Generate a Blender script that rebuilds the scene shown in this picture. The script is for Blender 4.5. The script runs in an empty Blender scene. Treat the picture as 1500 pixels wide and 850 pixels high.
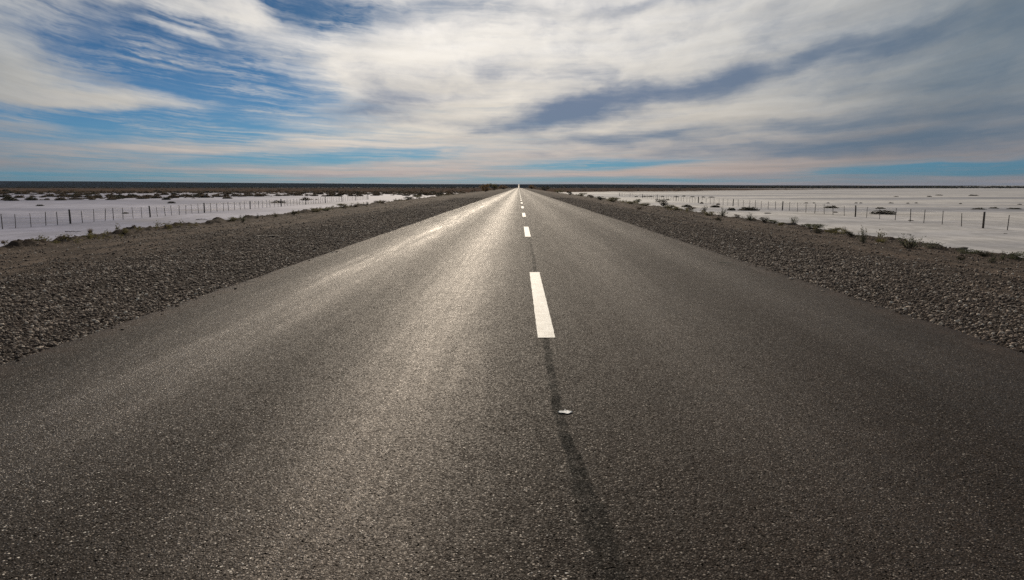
import bpy, math, random
import numpy as np
from mathutils import Vector, Matrix, Euler

scene = bpy.context.scene
R = math.radians
random.seed(7)
rng = np.random.default_rng(11)

# ------------------------------------------------------------------ camera
F = 1064.0                       # focal length in pixels of the 1500 px wide photograph
PITCH, YAW, CAM_H = R(8.06), R(0.53), 1.2
cam_data = bpy.data.cameras.new("camera")
cam = bpy.data.objects.new("camera", cam_data)
scene.collection.objects.link(cam)
cam.location = (0, 0, CAM_H)
cam.rotation_euler = (math.pi / 2 - PITCH, 0, YAW)
cam_data.sensor_width = 36.0
cam_data.lens = 36.0 * F / 1500.0
cam_data.clip_start = 0.05
cam_data.clip_end = 60000.0
scene.camera = cam
CAM_M = Euler(cam.rotation_euler).to_matrix()


def ray(px, py):
    return (CAM_M @ Vector(((px - 750) / F, (425 - py) / F, -1.0))).normalized()


# ------------------------------------------------------------------ sun and sky
SUN_AZ, SUN_EL = -6.0, 26.0      # degrees, azimuth measured clockwise from the road's direction
sun_data = bpy.data.lights.new("sun", 'SUN')
sun_data.energy = 2.6
sun_data.angle = R(1.5)
sun_data.color = (1.0, 0.86, 0.68)
sun = bpy.data.objects.new("sun", sun_data)
scene.collection.objects.link(sun)
sun.rotation_euler = (-R(90 - SUN_EL), 0, R(-SUN_AZ))
sun.location = (-20, 200, 100)

scene.view_settings.view_transform = 'Standard'
scene.view_settings.look = 'None'
scene.view_settings.gamma = 1.0
scene.view_settings.exposure = 0.0
scene.view_settings.use_curve_mapping = False
scene.cycles.max_bounces = 4
scene.cycles.diffuse_bounces = 2
scene.cycles.glossy_bounces = 2
scene.cycles.transmission_bounces = 2
scene.cycles.sample_clamp_direct = 15.0
scene.cycles.sample_clamp_indirect = 4.0
scene.cycles.use_denoising = False
scene.cycles.use_adaptive_sampling = False


class NT:
    """tiny helper for writing node graphs"""

    def __init__(self, tree):
        self.t = tree
        self.n = tree.nodes
        self.l = tree.links

    def new(self, kind, **kw):
        n = self.n.new(kind)
        for k, v in kw.items():
            setattr(n, k, v)
        return n

    def set(self, sock, v):
        if v is None:
            return
        if isinstance(v, bpy.types.NodeSocket):
            self.l.new(v, sock)
        else:
            sock.default_value = v

    def m(self, op, a, b=None, c=None, clamp=False):
        n = self.new('ShaderNodeMath', operation=op, use_clamp=clamp)
        self.set(n.inputs[0], a)
        if b is not None:
            self.set(n.inputs[1], b)
        if c is not None:
            self.set(n.inputs[2], c)
        return n.outputs[0]

    def v(self, op, a, b=None, s=None):
        n = self.new('ShaderNodeVectorMath', operation=op)
        self.set(n.inputs[0], a)
        if b is not None:
            self.set(n.inputs[1], b)
        if s is not None:
            self.set(n.inputs['Scale'], s)
        return n.outputs['Value'] if op in ('DOT_PRODUCT', 'LENGTH', 'DISTANCE') else n.outputs[0]

    def xyz(self, x=0.0, y=0.0, z=0.0):
        n = self.new('ShaderNodeCombineXYZ')
        for s, v in zip(n.inputs, (x, y, z)):
            self.set(s, v)
        return n.outputs[0]

    def sep(self, v):
        n = self.new('ShaderNodeSeparateXYZ')
        self.set(n.inputs[0], v)
        return n.outputs

    def noise(self, vec, scale=1.0, detail=4.0, rough=0.55, dist=0.0, lac=2.0):
        n = self.new('ShaderNodeTexNoise')
        self.set(n.inputs['Vector'], vec)
        self.set(n.inputs['Scale'], scale)
        self.set(n.inputs['Detail'], detail)
        self.set(n.inputs['Roughness'], rough)
        self.set(n.inputs['Lacunarity'], lac)
        self.set(n.inputs['Distortion'], dist)
        return n

    def voro(self, vec, scale, feature='F1', rand=1.0):
        n = self.new('ShaderNodeTexVoronoi', feature=feature)
        self.set(n.inputs['Vector'], vec)
        self.set(n.inputs['Scale'], scale)
        self.set(n.inputs['Randomness'], rand)
        return n

    def step(self, x, lo, hi, a=0.0, b=1.0, smooth=True):
        n = self.new('ShaderNodeMapRange', interpolation_type='SMOOTHSTEP' if smooth else 'LINEAR')
        self.set(n.inputs['Value'], x)
        self.set(n.inputs['From Min'], lo)
        self.set(n.inputs['From Max'], hi)
        self.set(n.inputs['To Min'], a)
        self.set(n.inputs['To Max'], b)
        return n.outputs[0]

    def mix(self, f, a, b, blend='MIX'):
        n = self.new('ShaderNodeMix', data_type='RGBA', blend_type=blend)
        self.set(n.inputs['Factor'], f)
        ia = [s for s in n.inputs if s.name == 'A' and s.type == 'RGBA'][0]
        ib = [s for s in n.inputs if s.name == 'B' and s.type == 'RGBA'][0]
        self.set(ia, a if isinstance(a, bpy.types.NodeSocket) else (*a, 1) if len(a) == 3 else a)
        self.set(ib, b if isinstance(b, bpy.types.NodeSocket) else (*b, 1) if len(b) == 3 else b)
        return [s for s in n.outputs if s.type == 'RGBA'][0]

    def ramp(self, f, stops, interp='LINEAR'):
        n = self.new('ShaderNodeValToRGB')
        cr = n.color_ramp
        cr.interpolation = interp
        while len(cr.elements) < len(stops):
            cr.elements.new(0.5)
        for e, (p, c) in zip(cr.elements, stops):
            e.position = p
            e.color = (*c, 1) if len(c) == 3 else c
        self.set(n.inputs[0], f)
        return n.outputs[0]

    def bump(self, h, dist=1.0, strength=1.0, normal=None):
        n = self.new('ShaderNodeBump')
        self.set(n.inputs['Strength'], strength)
        self.set(n.inputs['Distance'], dist)
        self.set(n.inputs['Height'], h)
        if normal is not None:
            self.l.new(normal, n.inputs['Normal'])
        return n.outputs[0]


def build_world():
    world = bpy.data.worlds.new("World")
    scene.world = world
    world.use_nodes = True
    T = NT(world.node_tree)
    T.n.clear()
    out = T.new('ShaderNodeOutputWorld')
    bg = T.new('ShaderNodeBackground')
    T.l.new(bg.outputs[0], out.inputs[0])
    STR = 0.10
    bg.inputs['Strength'].default_value = STR
    sky = T.new('ShaderNodeTexSky', sky_type='NISHITA')
    sky.sun_disc = False
    sky.sun_elevation = R(SUN_EL)
    sky.sun_rotation = R(SUN_AZ % 360)
    sky.altitude = 200
    sky.air_density = 1.0
    sky.dust_density = 0.3
    sky.ozone_density = 3.0

    d = T.new('ShaderNodeTexCoord').outputs['Generated']
    d = T.v('NORMALIZE', d)
    x, y, z = T.sep(d)
    DEG = 180 / math.pi
    az = T.m('MULTIPLY', T.m('ARCTAN2', x, y), DEG)
    el = T.m('MULTIPLY', T.m('ARCSINE', z), DEG)
    elp = T.m('MAXIMUM', el, 0.0)
    # fibres of the cirrus: shallow arcs that flatten towards the horizon
    az2 = T.m('MINIMUM', T.m('MULTIPLY', az, az), 1500.0)
    q = T.m('MULTIPLY', elp, T.m('SUBTRACT', 1.0, T.m('MULTIPLY', az2, 0.00030)))
    lq = T.m('LOGARITHM', T.m('ADD', q, 1.6), math.e)

    warp_src = T.xyz(T.m('MULTIPLY', az, 0.10), T.m('MULTIPLY', lq, 1.9), 3.1)
    wn = T.noise(warp_src, 1.0, 5, 0.6).outputs['Color']
    warp = T.v('SUBTRACT', wn, (0.5, 0.5, 0.5))
    pos = T.xyz(az, el, 0.0)
    amp = T.m('ADD', 0.25, T.m('MULTIPLY', T.m('MINIMUM', elp, 16.0), 0.16))
    wv = T.v('MULTIPLY', warp, T.xyz(T.m('MULTIPLY', amp, 5.0), T.m('MULTIPLY', amp, 1.9), 0.0))
    P = T.v('ADD', pos, wv)

    def field(base, blobs):
        acc = base
        for px, py, rx, ry, ang, s in blobs:
            r = ray(px, py)
            a0 = math.degrees(math.atan2(r.x, r.y))
            e0 = math.degrees(math.asin(r.z))
            mp = T.new('ShaderNodeMapping', vector_type='TEXTURE')
            T.l.new(P, mp.inputs['Vector'])
            mp.inputs['Location'].default_value = (a0, e0, 0)
            mp.inputs['Rotation'].default_value = (0, 0, R(-ang))
            mp.inputs['Scale'].default_value = (rx / 18.6, ry / 18.6, 1)
            dd = T.v('DOT_PRODUCT', mp.outputs[0], mp.outputs[0])
            g = T.m('POWER', 0.3679, dd)
            acc = T.m('MULTIPLY_ADD', g, s, acc)
        return acc

    # cloud cover, laid out in azimuth and elevation (angle: positive = descends to the right)
    cover = field(0.62, [
        (200, 112, 290, 100, 4, -0.50), (600, 20, 210, 30, 2, -0.55), (1350, 120, 350, 140, 0, 0.35),
        (255, 92, 190, 48, 13, -1.35), (400, 150, 120, 30, 16, -0.45),
        (440, 18, 85, 34, 5, -1.25), (215, 22, 70, 10, 4, -0.5),
        (90, 172, 180, 16, 2, -0.95), (250, 178, 130, 16, 4, -0.9), (60, 200, 140, 10, 0, -0.5),
        (330, 190, 70, 14, 8, -0.35),
        (455, 232, 190, 9, -2, -1.35), 
        (120, 258, 280, 9, 0, -1.0), (660, 266, 180, 4, 0, -0.6),
        (830, 244, 100, 8, -2, -1.2), (970, 240, 100, 7, -2, -0.9), (860, 262, 160, 4, 0, -0.7),
        (1310, 249, 150, 9, -1, -1.5), (1470, 243, 120, 9, -2, -1.5), (1010, 266, 220, 4, 0, -0.8),
       
        (540, 110, 170, 70, 0, 0.45), (450, 190, 120, 30, 0, 0.35), (700, 90, 200, 70, 0, 0.4),
        (30, 60, 110, 75, 0, 0.62), (140, 148, 110, 12, 0, 1.25), (20, 110, 65, 24, 0, 0.9), (40, 182, 60, 6, 0, 0.4),
        (335, 18, 66, 18, 6, 1.3), (240, 46, 60, 10, 18, 0.8),
        (1150, 110, 350, 140, -8, 0.5), 
        (1130, 250, 120, 5, -1, 0.4), (430, 252, 170, 4, 0, 0.5), (300, 218, 110, 9, 3, 0.4),
        (930, 252, 150, 4, -1, 0.4),
    ])
    # thick parts with grey-blue undersides
    dark = field(0.0, [
        (520, 212, 210, 22, 0, -0.45), (420, 110, 120, 50, 0, -0.3),
        (1380, 120, 330, 130, 0, 0.16),
        (560, 145, 72, 28, 6, 0.85), (505, 165, 45, 14, -10, 0.4), (530, 192, 45, 9, 6, 0.45),
        (800, 172, 95, 26, -12, 0.95), (870, 150, 90, 20, -14, 0.7), (985, 130, 140, 18, -9, 0.75), (1130, 103, 140, 14, -12, 0.6),
        (1290, 70, 180, 18, -13, 0.38), (745, 102, 50, 12, -8, 0.45), (850, 103, 80, 13, -6, 0.45), 
        (880, 205, 110, 8, -2, 0.6), (1060, 186, 200, 10, -4, 0.65), (1320, 176, 200, 9, -4, 0.6), (1080, 215, 260, 10, -1, 0.5),
        (1350, 205, 230, 12, -4, 0.55), (1010, 45, 120, 9, -12, 0.35), 
        (1520, 60, 280, 150, 0, 0.42), (1120, 243, 190, 7, -1, -0.55), (1180, 160, 150, 9, -4, -0.35), (1050, 165, 120, 8, -8, -0.3), (620, 20, 170, 22, -3, 0.30), (1180, 225, 200, 8, 0, 0.4), (40, 85, 140, 80, 0, 0.12),
        (960, 8, 110, 8, -12, 0.5),
    ])
    fv = T.xyz(T.m('MULTIPLY', az, 0.055), T.m('MULTIPLY', lq, 4.4), 0.0)
    fv = T.v('ADD', fv, T.v('SCALE', warp, None, 0.55))
    fib = T.noise(fv, 2.0, 7, 0.58).outputs[0]
    fv2 = T.xyz(T.m('MULTIPLY', az, 0.11), T.m('MULTIPLY', lq, 3.0), 7.0)
    puff = T.noise(fv2, 1.3, 6, 0.52, 0.4).outputs[0]
    # very fine hair
    fv3 = T.v('ADD', T.xyz(T.m('MULTIPLY', az, 0.10), T.m('MULTIPLY', lq, 22.0), 2.0), T.v('SCALE', warp, None, 2.4))
    hair = T.noise(fv3, 1.5, 6, 0.62).outputs[0]

    c = T.m('MULTIPLY_ADD', T.m('SUBTRACT', fib, 0.5), 1.55, cover)
    c = T.m('MULTIPLY_ADD', T.m('SUBTRACT', puff, 0.5), 0.9, c)
    c = T.m('MULTIPLY_ADD', T.m('SUBTRACT', hair, 0.5), 1.0, c)
    alpha = T.step(c, -0.55, 1.05)
    # thin threads of cirrus drawn over the blue
    fv5 = T.v('ADD', T.xyz(T.m('MULTIPLY', az, 0.09), T.m('MULTIPLY', lq, 34.0), 23.0), T.v('SCALE', warp, None, 5.0))
    thread = T.noise(fv5, 1.0, 5, 0.60).outputs[0]
    patch = T.noise(fv2, 2.1, 4, 0.5).outputs[0]
    veil = T.m('MULTIPLY', T.step(thread, 0.36, 0.74), T.step(patch, 0.34, 0.70, 0.08, 0.62))
    alpha = T.m('SUBTRACT', 1.0, T.m('MULTIPLY', T.m('SUBTRACT', 1.0, alpha), T.m('SUBTRACT', 1.0, veil)))
    fv4 = T.v('ADD', T.xyz(T.m('MULTIPLY', az, 0.26), T.m('MULTIPLY', lq, 7.0), 11.0), T.v('SCALE', warp, None, 1.5))
    mott = T.noise(fv4, 1.2, 6, 0.56, 0.3).outputs[0]
    tex = T.m('MULTIPLY', T.m('SUBTRACT', puff, 0.5), 1.9)
    tex = T.m('MULTIPLY_ADD', T.m('SUBTRACT', fib, 0.5), 1.1, tex)
    tex = T.m('MULTIPLY_ADD', T.m('SUBTRACT', hair, 0.5), 0.55, tex)
    tex = T.m('MULTIPLY_ADD', T.m('SUBTRACT', mott, 0.5), 1.1, tex)
    # the sheet on the right is smooth
    calm = T.step(az, 4.0, 22.0, 1.0, 0.78)
    k = T.m('MULTIPLY_ADD', tex, calm, dark)
    kd = T.step(k, -0.30, 1.50)

    # forward scattering: cloud is brightest towards the sun
    s = Vector((math.sin(R(SUN_AZ)) * math.cos(R(SUN_EL)), math.cos(R(SUN_AZ)) * math.cos(R(SUN_EL)), math.sin(R(SUN_EL))))
    cosg = T.v('DOT_PRODUCT', d, tuple(s))
    glow = T.step(cosg, 0.78, 0.97, smooth=False)
    low = T.step(el, 0.3, 7.5)
    lit_c = T.ramp(T.m('DIVIDE', elp, 14.0, clamp=True), [(0.0, (0.60, 0.475, 0.42)), (0.10, (0.70, 0.57, 0.49)), (0.30, (0.90, 0.81, 0.685)), (0.75, (0.93, 0.88, 0.81))])
    lit_e = T.mix(low, (0.31, 0.265, 0.25), (0.255, 0.285, 0.305))
    lit = T.mix(glow, lit_e, lit_c)
    lit = T.v('MULTIPLY', lit, T.v('SCALE', (1, 1, 1), None, T.m('MULTIPLY_ADD', T.m('SUBTRACT', fib, 0.5), 0.6, 1.0)))
    drk_c = T.mix(low, (0.19, 0.265, 0.36), (0.185, 0.235, 0.34))
    drk = T.mix(glow, (0.115, 0.165, 0.225), drk_c)
    cloud = T.mix(kd, lit, drk)
    cloud = T.v('SCALE', cloud, None, 1.0 / STR)
    tint = T.ramp(T.m('DIVIDE', elp, 20.0, clamp=True), [(0.0, (0.09, 0.24, 0.48)), (0.2, (0.125, 0.26, 0.43)), (0.6, (0.100, 0.185, 0.275)), (1.0, (0.100, 0.175, 0.275))])
    blue = T.v('MULTIPLY', sky.outputs[0], tint)
    col = T.mix(alpha, blue, cloud)
    T.l.new(col, bg.inputs['Color'])


build_world()

# ------------------------------------------------------------------ numpy noise and height functions


def vnoise(x, y, seed=0):
    xi = np.floor(x).astype(np.int64)
    yi = np.floor(y).astype(np.int64)
    fx = x - xi
    fy = y - yi
    fx = fx * fx * (3 - 2 * fx)
    fy = fy * fy * (3 - 2 * fy)

    def h(a, b):
        n = (a * 374761393 + b * 668265263 + seed * 974634777) & 0xFFFFFFFF
        n = ((n ^ (n >> 13)) * 1274126177) & 0xFFFFFFFF
        n = n ^ (n >> 16)
        return (n & 0xFFFF) / 65535.0
    a, b, c, d = h(xi, yi), h(xi + 1, yi), h(xi, yi + 1), h(xi + 1, yi + 1)
    return (a * (1 - fx) + b * fx) * (1 - fy) + (c * (1 - fx) + d * fx) * fy


def fbm(x, y, octv=4, seed=0, gain=0.5):
    s = 0.0
    a = 1.0
    t = 0.0
    for o in range(octv):
        s = s + a * (vnoise(x * 2 ** o, y * 2 ** o, seed + o * 17) - 0.5)
        t += a
        a *= gain
    return s / t * 2


def smooth(x, lo, hi):
    t = np.clip((x - lo) / (hi - lo), 0, 1)
    return t * t * (3 - 2 * t)


ROAD_L, ROAD_R = -3.54, 3.72
FLAT = -2.0


def road_z(Y):
    z = -1.85 * smooth(Y, 870, 1500)
    t = np.clip((Y - 2500) / 3200.0, 0, 1)
    return z + (23.0 + 1.85) * (t * t * (3 - 2 * t))


def terrain_z(X, Y):
    X = np.asarray(X, float)
    Y = np.asarray(Y, float)
    d = np.maximum(Y, 1.0)
    t = np.clip((Y - 2500) / 3200.0, 0, 1)
    t = t * t * (3 - 2 * t)
    u = X / d
    ridge = 23.0 + 24.0 * smooth(-u, 0.05, 0.75) - 9.0 * smooth(u, 0.05, 0.4)
    ridge = ridge + 2.2 * fbm(X / 700, Y / 2500, 3, 5) * smooth(np.abs(u), 0.02, 0.1)
    z = FLAT + (ridge - FLAT - 0.12) * t
    z = z + 0.10 * fbm(X / 40, Y / 40, 3, 9) * smooth(Y, 300, 600) * (1 - t)
    return z


def emb_z(side, s, Y):
    """surface of the embankment, s = distance outwards from the edge of the asphalt"""
    if side < 0:
        prof_s = [0, 0.6, 1.5, 3.0, 4.5, 6.5, 8.2, 9.3, 10.0, 11.0, 14.5]
        prof_z = [-.045, -.07, -.09, -.12, -.16, -.21, -.30, -.25, -.40, -.85, -2.30]
    else:
        prof_s = [0, 0.6, 1.5, 3.0, 4.5, 5.8, 6.7, 7.4, 8.4, 12.0]
        prof_z = [-.045, -.07, -.09, -.13, -.18, -.24, -.25, -.40, -.85, -2.30]
    z = np.interp(s, prof_s, prof_z)
    crest = 9.3 if side < 0 else 6.7
    w = smooth(s, 0.3, 1.6)
    # grader windrows and ruts along the road
    if side < 0:
        for c, a, ww, sd in ((2.1, .035, .30, 1), (3.2, .06, .22, 2), (4.9, .035, .3, 3), (6.4, .05, .25, 4), (7.6, .04, .3, 5)):
            cc = c + 0.35 * fbm(Y / 14, Y * 0 + sd, 3, 30 + sd)
            z = z + a * (0.4 + fbm(Y / 3.0, Y * 0 + 3.1 * sd, 3, 40 + sd)) * np.exp(-((s - cc) / ww) ** 2)
    else:
        for c, a, ww, sd in ((1.6, .02, .30, 1), (4.2, .03, .35, 2), (5.4, .04, .3, 3)):
            cc = c + 0.3 * fbm(Y / 14, Y * 0 + sd, 3, 60 + sd)
            z = z + a * (0.4 + fbm(Y / 3.0, Y * 0 + 3.1 * sd, 3, 70 + sd)) * np.exp(-((s - cc) / ww) ** 2)
    z = z + w * 0.030 * fbm(s / 0.9, Y / 0.9, 3, 80 + side)
    z = z + w * 0.016 * fbm(s / 0.17, Y / 0.17, 2, 90 + side)
    # cloddy soil thrown up along the outer edge
    band = np.exp(-((s - crest - 0.1 + 0.4 * fbm(Y / 6, Y * 0, 3, 120)) / 0.75) ** 2)
    amp = 0.30 if side < 0 else 0.15
    z = z + band * amp * fbm(s / 0.60, Y / 0.70, 5, 100 + side, 0.72)
    z = z + band * amp * 0.22 * fbm(s / 3, Y / 5.0, 2, 110 + side)
    return z + road_z(Y)


def ground_z(X, Y):
    if ROAD_L <= X <= ROAD_R:
        return float(road_z(np.array(Y)))
    t = float(terrain_z(X, Y))
    if X < 0:
        s = ROAD_L - X
        if s < 14.5:
            return max(t, float(emb_z(-1, np.array([s]), np.array([float(Y)]))[0]))
    else:
        s = X - ROAD_R
        if s < 12.0:
            return max(t, float(emb_z(1, np.array([s]), np.array([float(Y)]))[0]))
    return t


def hit(px, py):
    """where the line of sight through a pixel of the photograph meets the ground"""
    r = ray(px, py)
    t, dt = 1.0, 0.25
    prev = t
    while t < 9000:
        p = Vector((0, 0, CAM_H)) + r * t
        if p.z < 0.5 + max(0.0, float(p.y > 2400) * 60) and p.z <= ground_z(p.x, p.y):
            lo, hi = prev, t
            for _ in range(18):
                m = (lo + hi) / 2
                p = Vector((0, 0, CAM_H)) + r * m
                if p.z <= ground_z(p.x, p.y):
                    hi = m
                else:
                    lo = m
            p = Vector((0, 0, CAM_H)) + r * hi
            return Vector((p.x, p.y, ground_z(p.x, p.y)))
        prev = t
        dt = max(0.2, t * 0.006)
        t += dt
    return None


# ------------------------------------------------------------------ mesh helpers


def link(o, parent=None):
    scene.collection.objects.link(o)
    if parent is not None:
        o.parent = parent
    return o


def mesh_np(name, verts, faces, mat=None, parent=None, smooth_shade=False, do_link=True, cols=None):
    """faces: array (n, k) with one k, or list of such arrays"""
    me = bpy.data.meshes.new(name)
    verts = np.asarray(verts, np.float32)
    if not isinstance(faces, list):
        faces = [faces]
    faces = [np.asarray(f, np.int32) for f in faces if len(f)]
    nl = sum(f.size for f in faces)
    nf = sum(len(f) for f in faces)
    me.vertices.add(len(verts))
    me.vertices.foreach_set('co', verts.ravel())
    me.loops.add(nl)
    me.loops.foreach_set('vertex_index', np.concatenate([f.ravel() for f in faces]))
    me.polygons.add(nf)
    tot = np.concatenate([np.full(len(f), f.shape[1], np.int32) for f in faces])
    st = np.concatenate([[0], np.cumsum(tot)[:-1]]).astype(np.int32)
    me.polygons.foreach_set('loop_start', st)
    me.polygons.foreach_set('loop_total', tot)
    if smooth_shade:
        me.polygons.foreach_set('use_smooth', np.ones(nf, bool))
    if cols is not None:
        at = me.attributes.new('tone', 'FLOAT', 'POINT')
        at.data.foreach_set('value', np.asarray(cols, np.float32))
    me.update(calc_edges=True)
    me.validate()
    if mat:
        me.materials.append(mat)
    o = bpy.data.objects.new(name, me)
    if do_link:
        link(o, parent)
    return o


def grid_faces(nr, nc):
    i = np.arange(nr - 1)[:, None] * nc + np.arange(nc - 1)[None, :]
    i = i.ravel()
    return np.stack([i, i + 1, i + nc + 1, i + nc], 1)


def tag(o, label=None, cat=None, group=None, kind=None):
    if label:
        o['label'] = label
    if cat:
        o['category'] = cat
    if group:
        o['group'] = group
    if kind:
        o['kind'] = kind
    return o


def empty(name, loc=(0, 0, 0), rz=0.0):
    o = bpy.data.objects.new(name, None)
    o.location = loc
    o.rotation_euler = (0, 0, rz)
    o.empty_display_size = 0.1
    return link(o)


def new_mat(name):
    m = bpy.data.materials.new(name)
    m.use_nodes = True
    T = NT(m.node_tree)
    bsdf = m.node_tree.nodes['Principled BSDF']
    return m, T, bsdf


# ------------------------------------------------------------------ materials


def mat_asphalt():
    m, T, B = new_mat('asphalt')
    p = T.new('ShaderNodeNewGeometry').outputs['Position']
    x, y, z = T.sep(p)
    p2 = T.xyz(x, y, 0.0)
    # chippings
    warpn = T.noise(p2, 60, 2).outputs['Color']
    pw = T.v('ADD', p2, T.v('SCALE', T.v('SUBTRACT', warpn, (0.5, 0.5, 0.5)), None, 0.008))
    vo = T.voro(pw, 122)
    cellv = T.sep(vo.outputs['Color'])
    dist = vo.outputs['Distance']
    chip = T.ramp(cellv[0], [(0.0, (0.009, 0.0066, 0.0053)), (0.45, (0.023, 0.0168, 0.0132)), (0.80, (0.049, 0.036, 0.0275)),
                             (0.93, (0.10, 0.080, 0.064)), (0.965, (0.34, 0.28, 0.23)), (1.0, (0.75, 0.67, 0.58))])  # brightest cells put glints into the chip colour
    gap = T.step(dist, 0.30, 0.62)
    # tracks worn by wheels: bitumen has come up, chippings are flush
    wob = T.m('MULTIPLY', T.m('SUBTRACT', T.noise(T.xyz(T.m('MULTIPLY', x, 0.2), T.m('MULTIPLY', y, 0.12), 0), 1.0, 3).outputs[0], 0.5), 0.5)
    xx = T.m('ADD', x, wob)

    def track(c, w):
        d = T.m('DIVIDE', T.m('SUBTRACT', xx, c), w)
        return T.m('POWER', 0.3679, T.m('MULTIPLY', d, d))
    t1, t2 = track(-2.36, 0.34), track(-0.74, 0.48)
    along = T.noise(T.xyz(T.m('MULTIPLY', x, 0.8), T.m('MULTIPLY', y, 0.16), 9), 1.0, 3, 0.6).outputs[0]
    t1 = T.m('MULTIPLY', t1, T.m('MULTIPLY', T.step(y, 2.0, 12.0, 0.30, 1.0), T.step(along, 0.34, 0.66, 0.35, 1.0)))
    t1w = track(-2.35, 0.55)
    t3, t4 = track(1.35, 0.45), track(2.9, 0.40)
    streak = T.noise(T.xyz(T.m('MULTIPLY', x, 5.0), T.m('MULTIPLY', y, 0.22), 0), 1.0, 5, 0.65).outputs[0]
    streak2 = T.noise(T.xyz(T.m('MULTIPLY', x, 14.0), T.m('MULTIPLY', y, 0.5), 5), 1.0, 4, 0.65).outputs[0]
    pol = T.m('MULTIPLY_ADD', t1, T.step(streak, 0.40, 0.72, 0.05, 0.62), 0.0)
    pol = T.m('MULTIPLY_ADD', t1w, 0.30, pol)
    pol = T.m('MULTIPLY_ADD', t2, T.m('MULTIPLY_ADD', T.step(streak2, 0.35, 0.7), 0.16, 0.40), pol)
    pol = T.m('MULTIPLY_ADD', T.m('ADD', t3, t4), 0.12, pol)
    pol = T.m('MULTIPLY_ADD', T.m('SUBTRACT', streak, 0.5), 0.25, pol, clamp=True)
    # dark seam along the centre line with a crooked course
    cv = T.new('ShaderNodeFloatCurve')
    c = cv.mapping.curves[0]
    pts = [(0.0, 0.30), (2.1, 0.282), (2.46, 0.276), (2.67, 0.270), (2.97, 0.256), (3.25, 0.236), (3.6, 0.219), (4.0, 0.212), (4.7, 0.213), (6.0, 0.222), (9.0, 0.24), (10.5, 0.235), (12.2, 0.255), (16.0, 0.25), (20.0, 0.24)]
    for i, (a, b) in enumerate(pts):
        if i < 2:
            c.points[i].location = (a / 20, b)
        else:
            c.points.new(a / 20, b)
    for pt in c.points:
        pt.handle_type = 'VECTOR'
    cv.mapping.update()
    T.l.new(T.m('MULTIPLY', y, 0.05, clamp=True), cv.inputs['Value'])
    sx = T.m('ADD', cv.outputs[0], T.m('MULTIPLY', T.m('SUBTRACT', T.noise(T.xyz(0, T.m('MULTIPLY', y, 3.0), 0), 1.0, 3).outputs[0], 0.5), 0.05))
    nearw = T.m('MULTIPLY', T.step(y, 2.0, 3.6, 0.078, 0.036), T.m('MULTIPLY_ADD', T.noise(p2, 16, 5, 0.7).outputs[0], 1.1, 0.45))
    seam = T.step(T.m('ABSOLUTE', T.m('SUBTRACT', x, sx)), nearw, T.m('MULTIPLY', nearw, 0.55))
    seamn = T.noise(p2, 7, 4, 0.6).outputs[0]
    seam = T.m('MULTIPLY', seam, T.step(seamn, 0.30, 0.58, 0.35, 0.95))
    seam = T.m('MULTIPLY', seam, T.m('MULTIPLY', T.step(y, 0.0, 30.0, 1.0, 0.45), T.step(y, 2.3, 3.4, 0.62, 1.0)))
    # blotchy wear, dusty edges
    blot = T.noise(p2, 0.9, 5, 0.6).outputs[0]
    blot2 = T.noise(p2, 6.0, 4, 0.6).outputs[0]
    right = T.step(x, 0.1, 0.9)
    chip = T.mix(T.m('MULTIPLY', right, 0.55), chip, (0.046, 0.0300, 0.0225))
    col = T.mix(T.m('MULTIPLY', gap, 0.85), chip, (0.009, 0.0070, 0.0058))  # shadow in the gaps between chippings, painted as a dark colour
    lum = T.m('MULTIPLY_ADD', T.m('SUBTRACT', blot, 0.5), 1.2, 1.0)
    lum = T.m('MULTIPLY_ADD', T.m('SUBTRACT', blot2, 0.5), 0.6, lum)
    col = T.v('SCALE', col, None, lum)
    fine = T.noise(p2, 420, 2).outputs[0]
    col = T.v('SCALE', col, None, T.m('MULTIPLY_ADD', T.m('SUBTRACT', fine, 0.5), 0.8, 1.0))
    edge = T.m('MAXIMUM', T.step(x, 3.25, 3.75), T.step(x, -3.1, -3.56))
    edn = T.noise(p2, 2.5, 5, 0.65).outputs[0]
    col = T.mix(T.m('MULTIPLY', edge, T.step(edn, 0.3, 0.7)), col, (0.070, 0.048, 0.037))
    col = T.mix(T.m('MULTIPLY', seam, 0.97), col, (0.0065, 0.0075, 0.0070))
    T.l.new(col, B.inputs['Base Color'])
    # sun glints painted as pale bare chippings, and small holes where one has been plucked out
    vb = T.voro(pw, 80)
    cb = T.sep(vb.outputs['Color'])
    lane_l = T.step(x, 0.9, -0.3, -0.02, 0.095)
    bare = T.m('MULTIPLY', T.step(T.m('ADD', cb[0], T.m('MULTIPLY_ADD', T.m('SUBTRACT', blot2, 0.5), 0.16, lane_l)), 0.995, 1.01), T.step(vb.outputs['Distance'], 0.34, 0.22))
    bare = T.m('MULTIPLY', bare, T.m('SUBTRACT', 1.0, T.m('MULTIPLY', seam, 0.85)))
    col = T.mix(bare, col, T.mix(cb[1], (0.36, 0.30, 0.24), (0.85, 0.80, 0.72)))
    pit = T.m('MULTIPLY', T.step(cb[2], 0.10, 0.07), T.step(vb.outputs['Distance'], 0.42, 0.25))
    col = T.mix(pit, col, (0.004, 0.0035, 0.003))
    T.l.new(col, B.inputs['Base Color'])
    rough = T.m('SUBTRACT', T.m('MULTIPLY_ADD', T.m('SUBTRACT', blot2, 0.5), 0.16, 0.60), T.m('MULTIPLY', pol, 0.26))
    rough = T.m('MULTIPLY_ADD', T.m('SUBTRACT', cellv[2], 0.5), 0.40, rough)
    rough = T.m('ADD', rough, T.m('MULTIPLY', gap, 0.2))
    T.l.new(rough, B.inputs['Roughness'])
    spec = T.m('ADD', 0.11, T.m('MULTIPLY', pol, 0.48))
    spec = T.m('MULTIPLY', spec, T.m('SUBTRACT', 1.0, T.m('MULTIPLY', seam, 0.85)))
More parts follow.
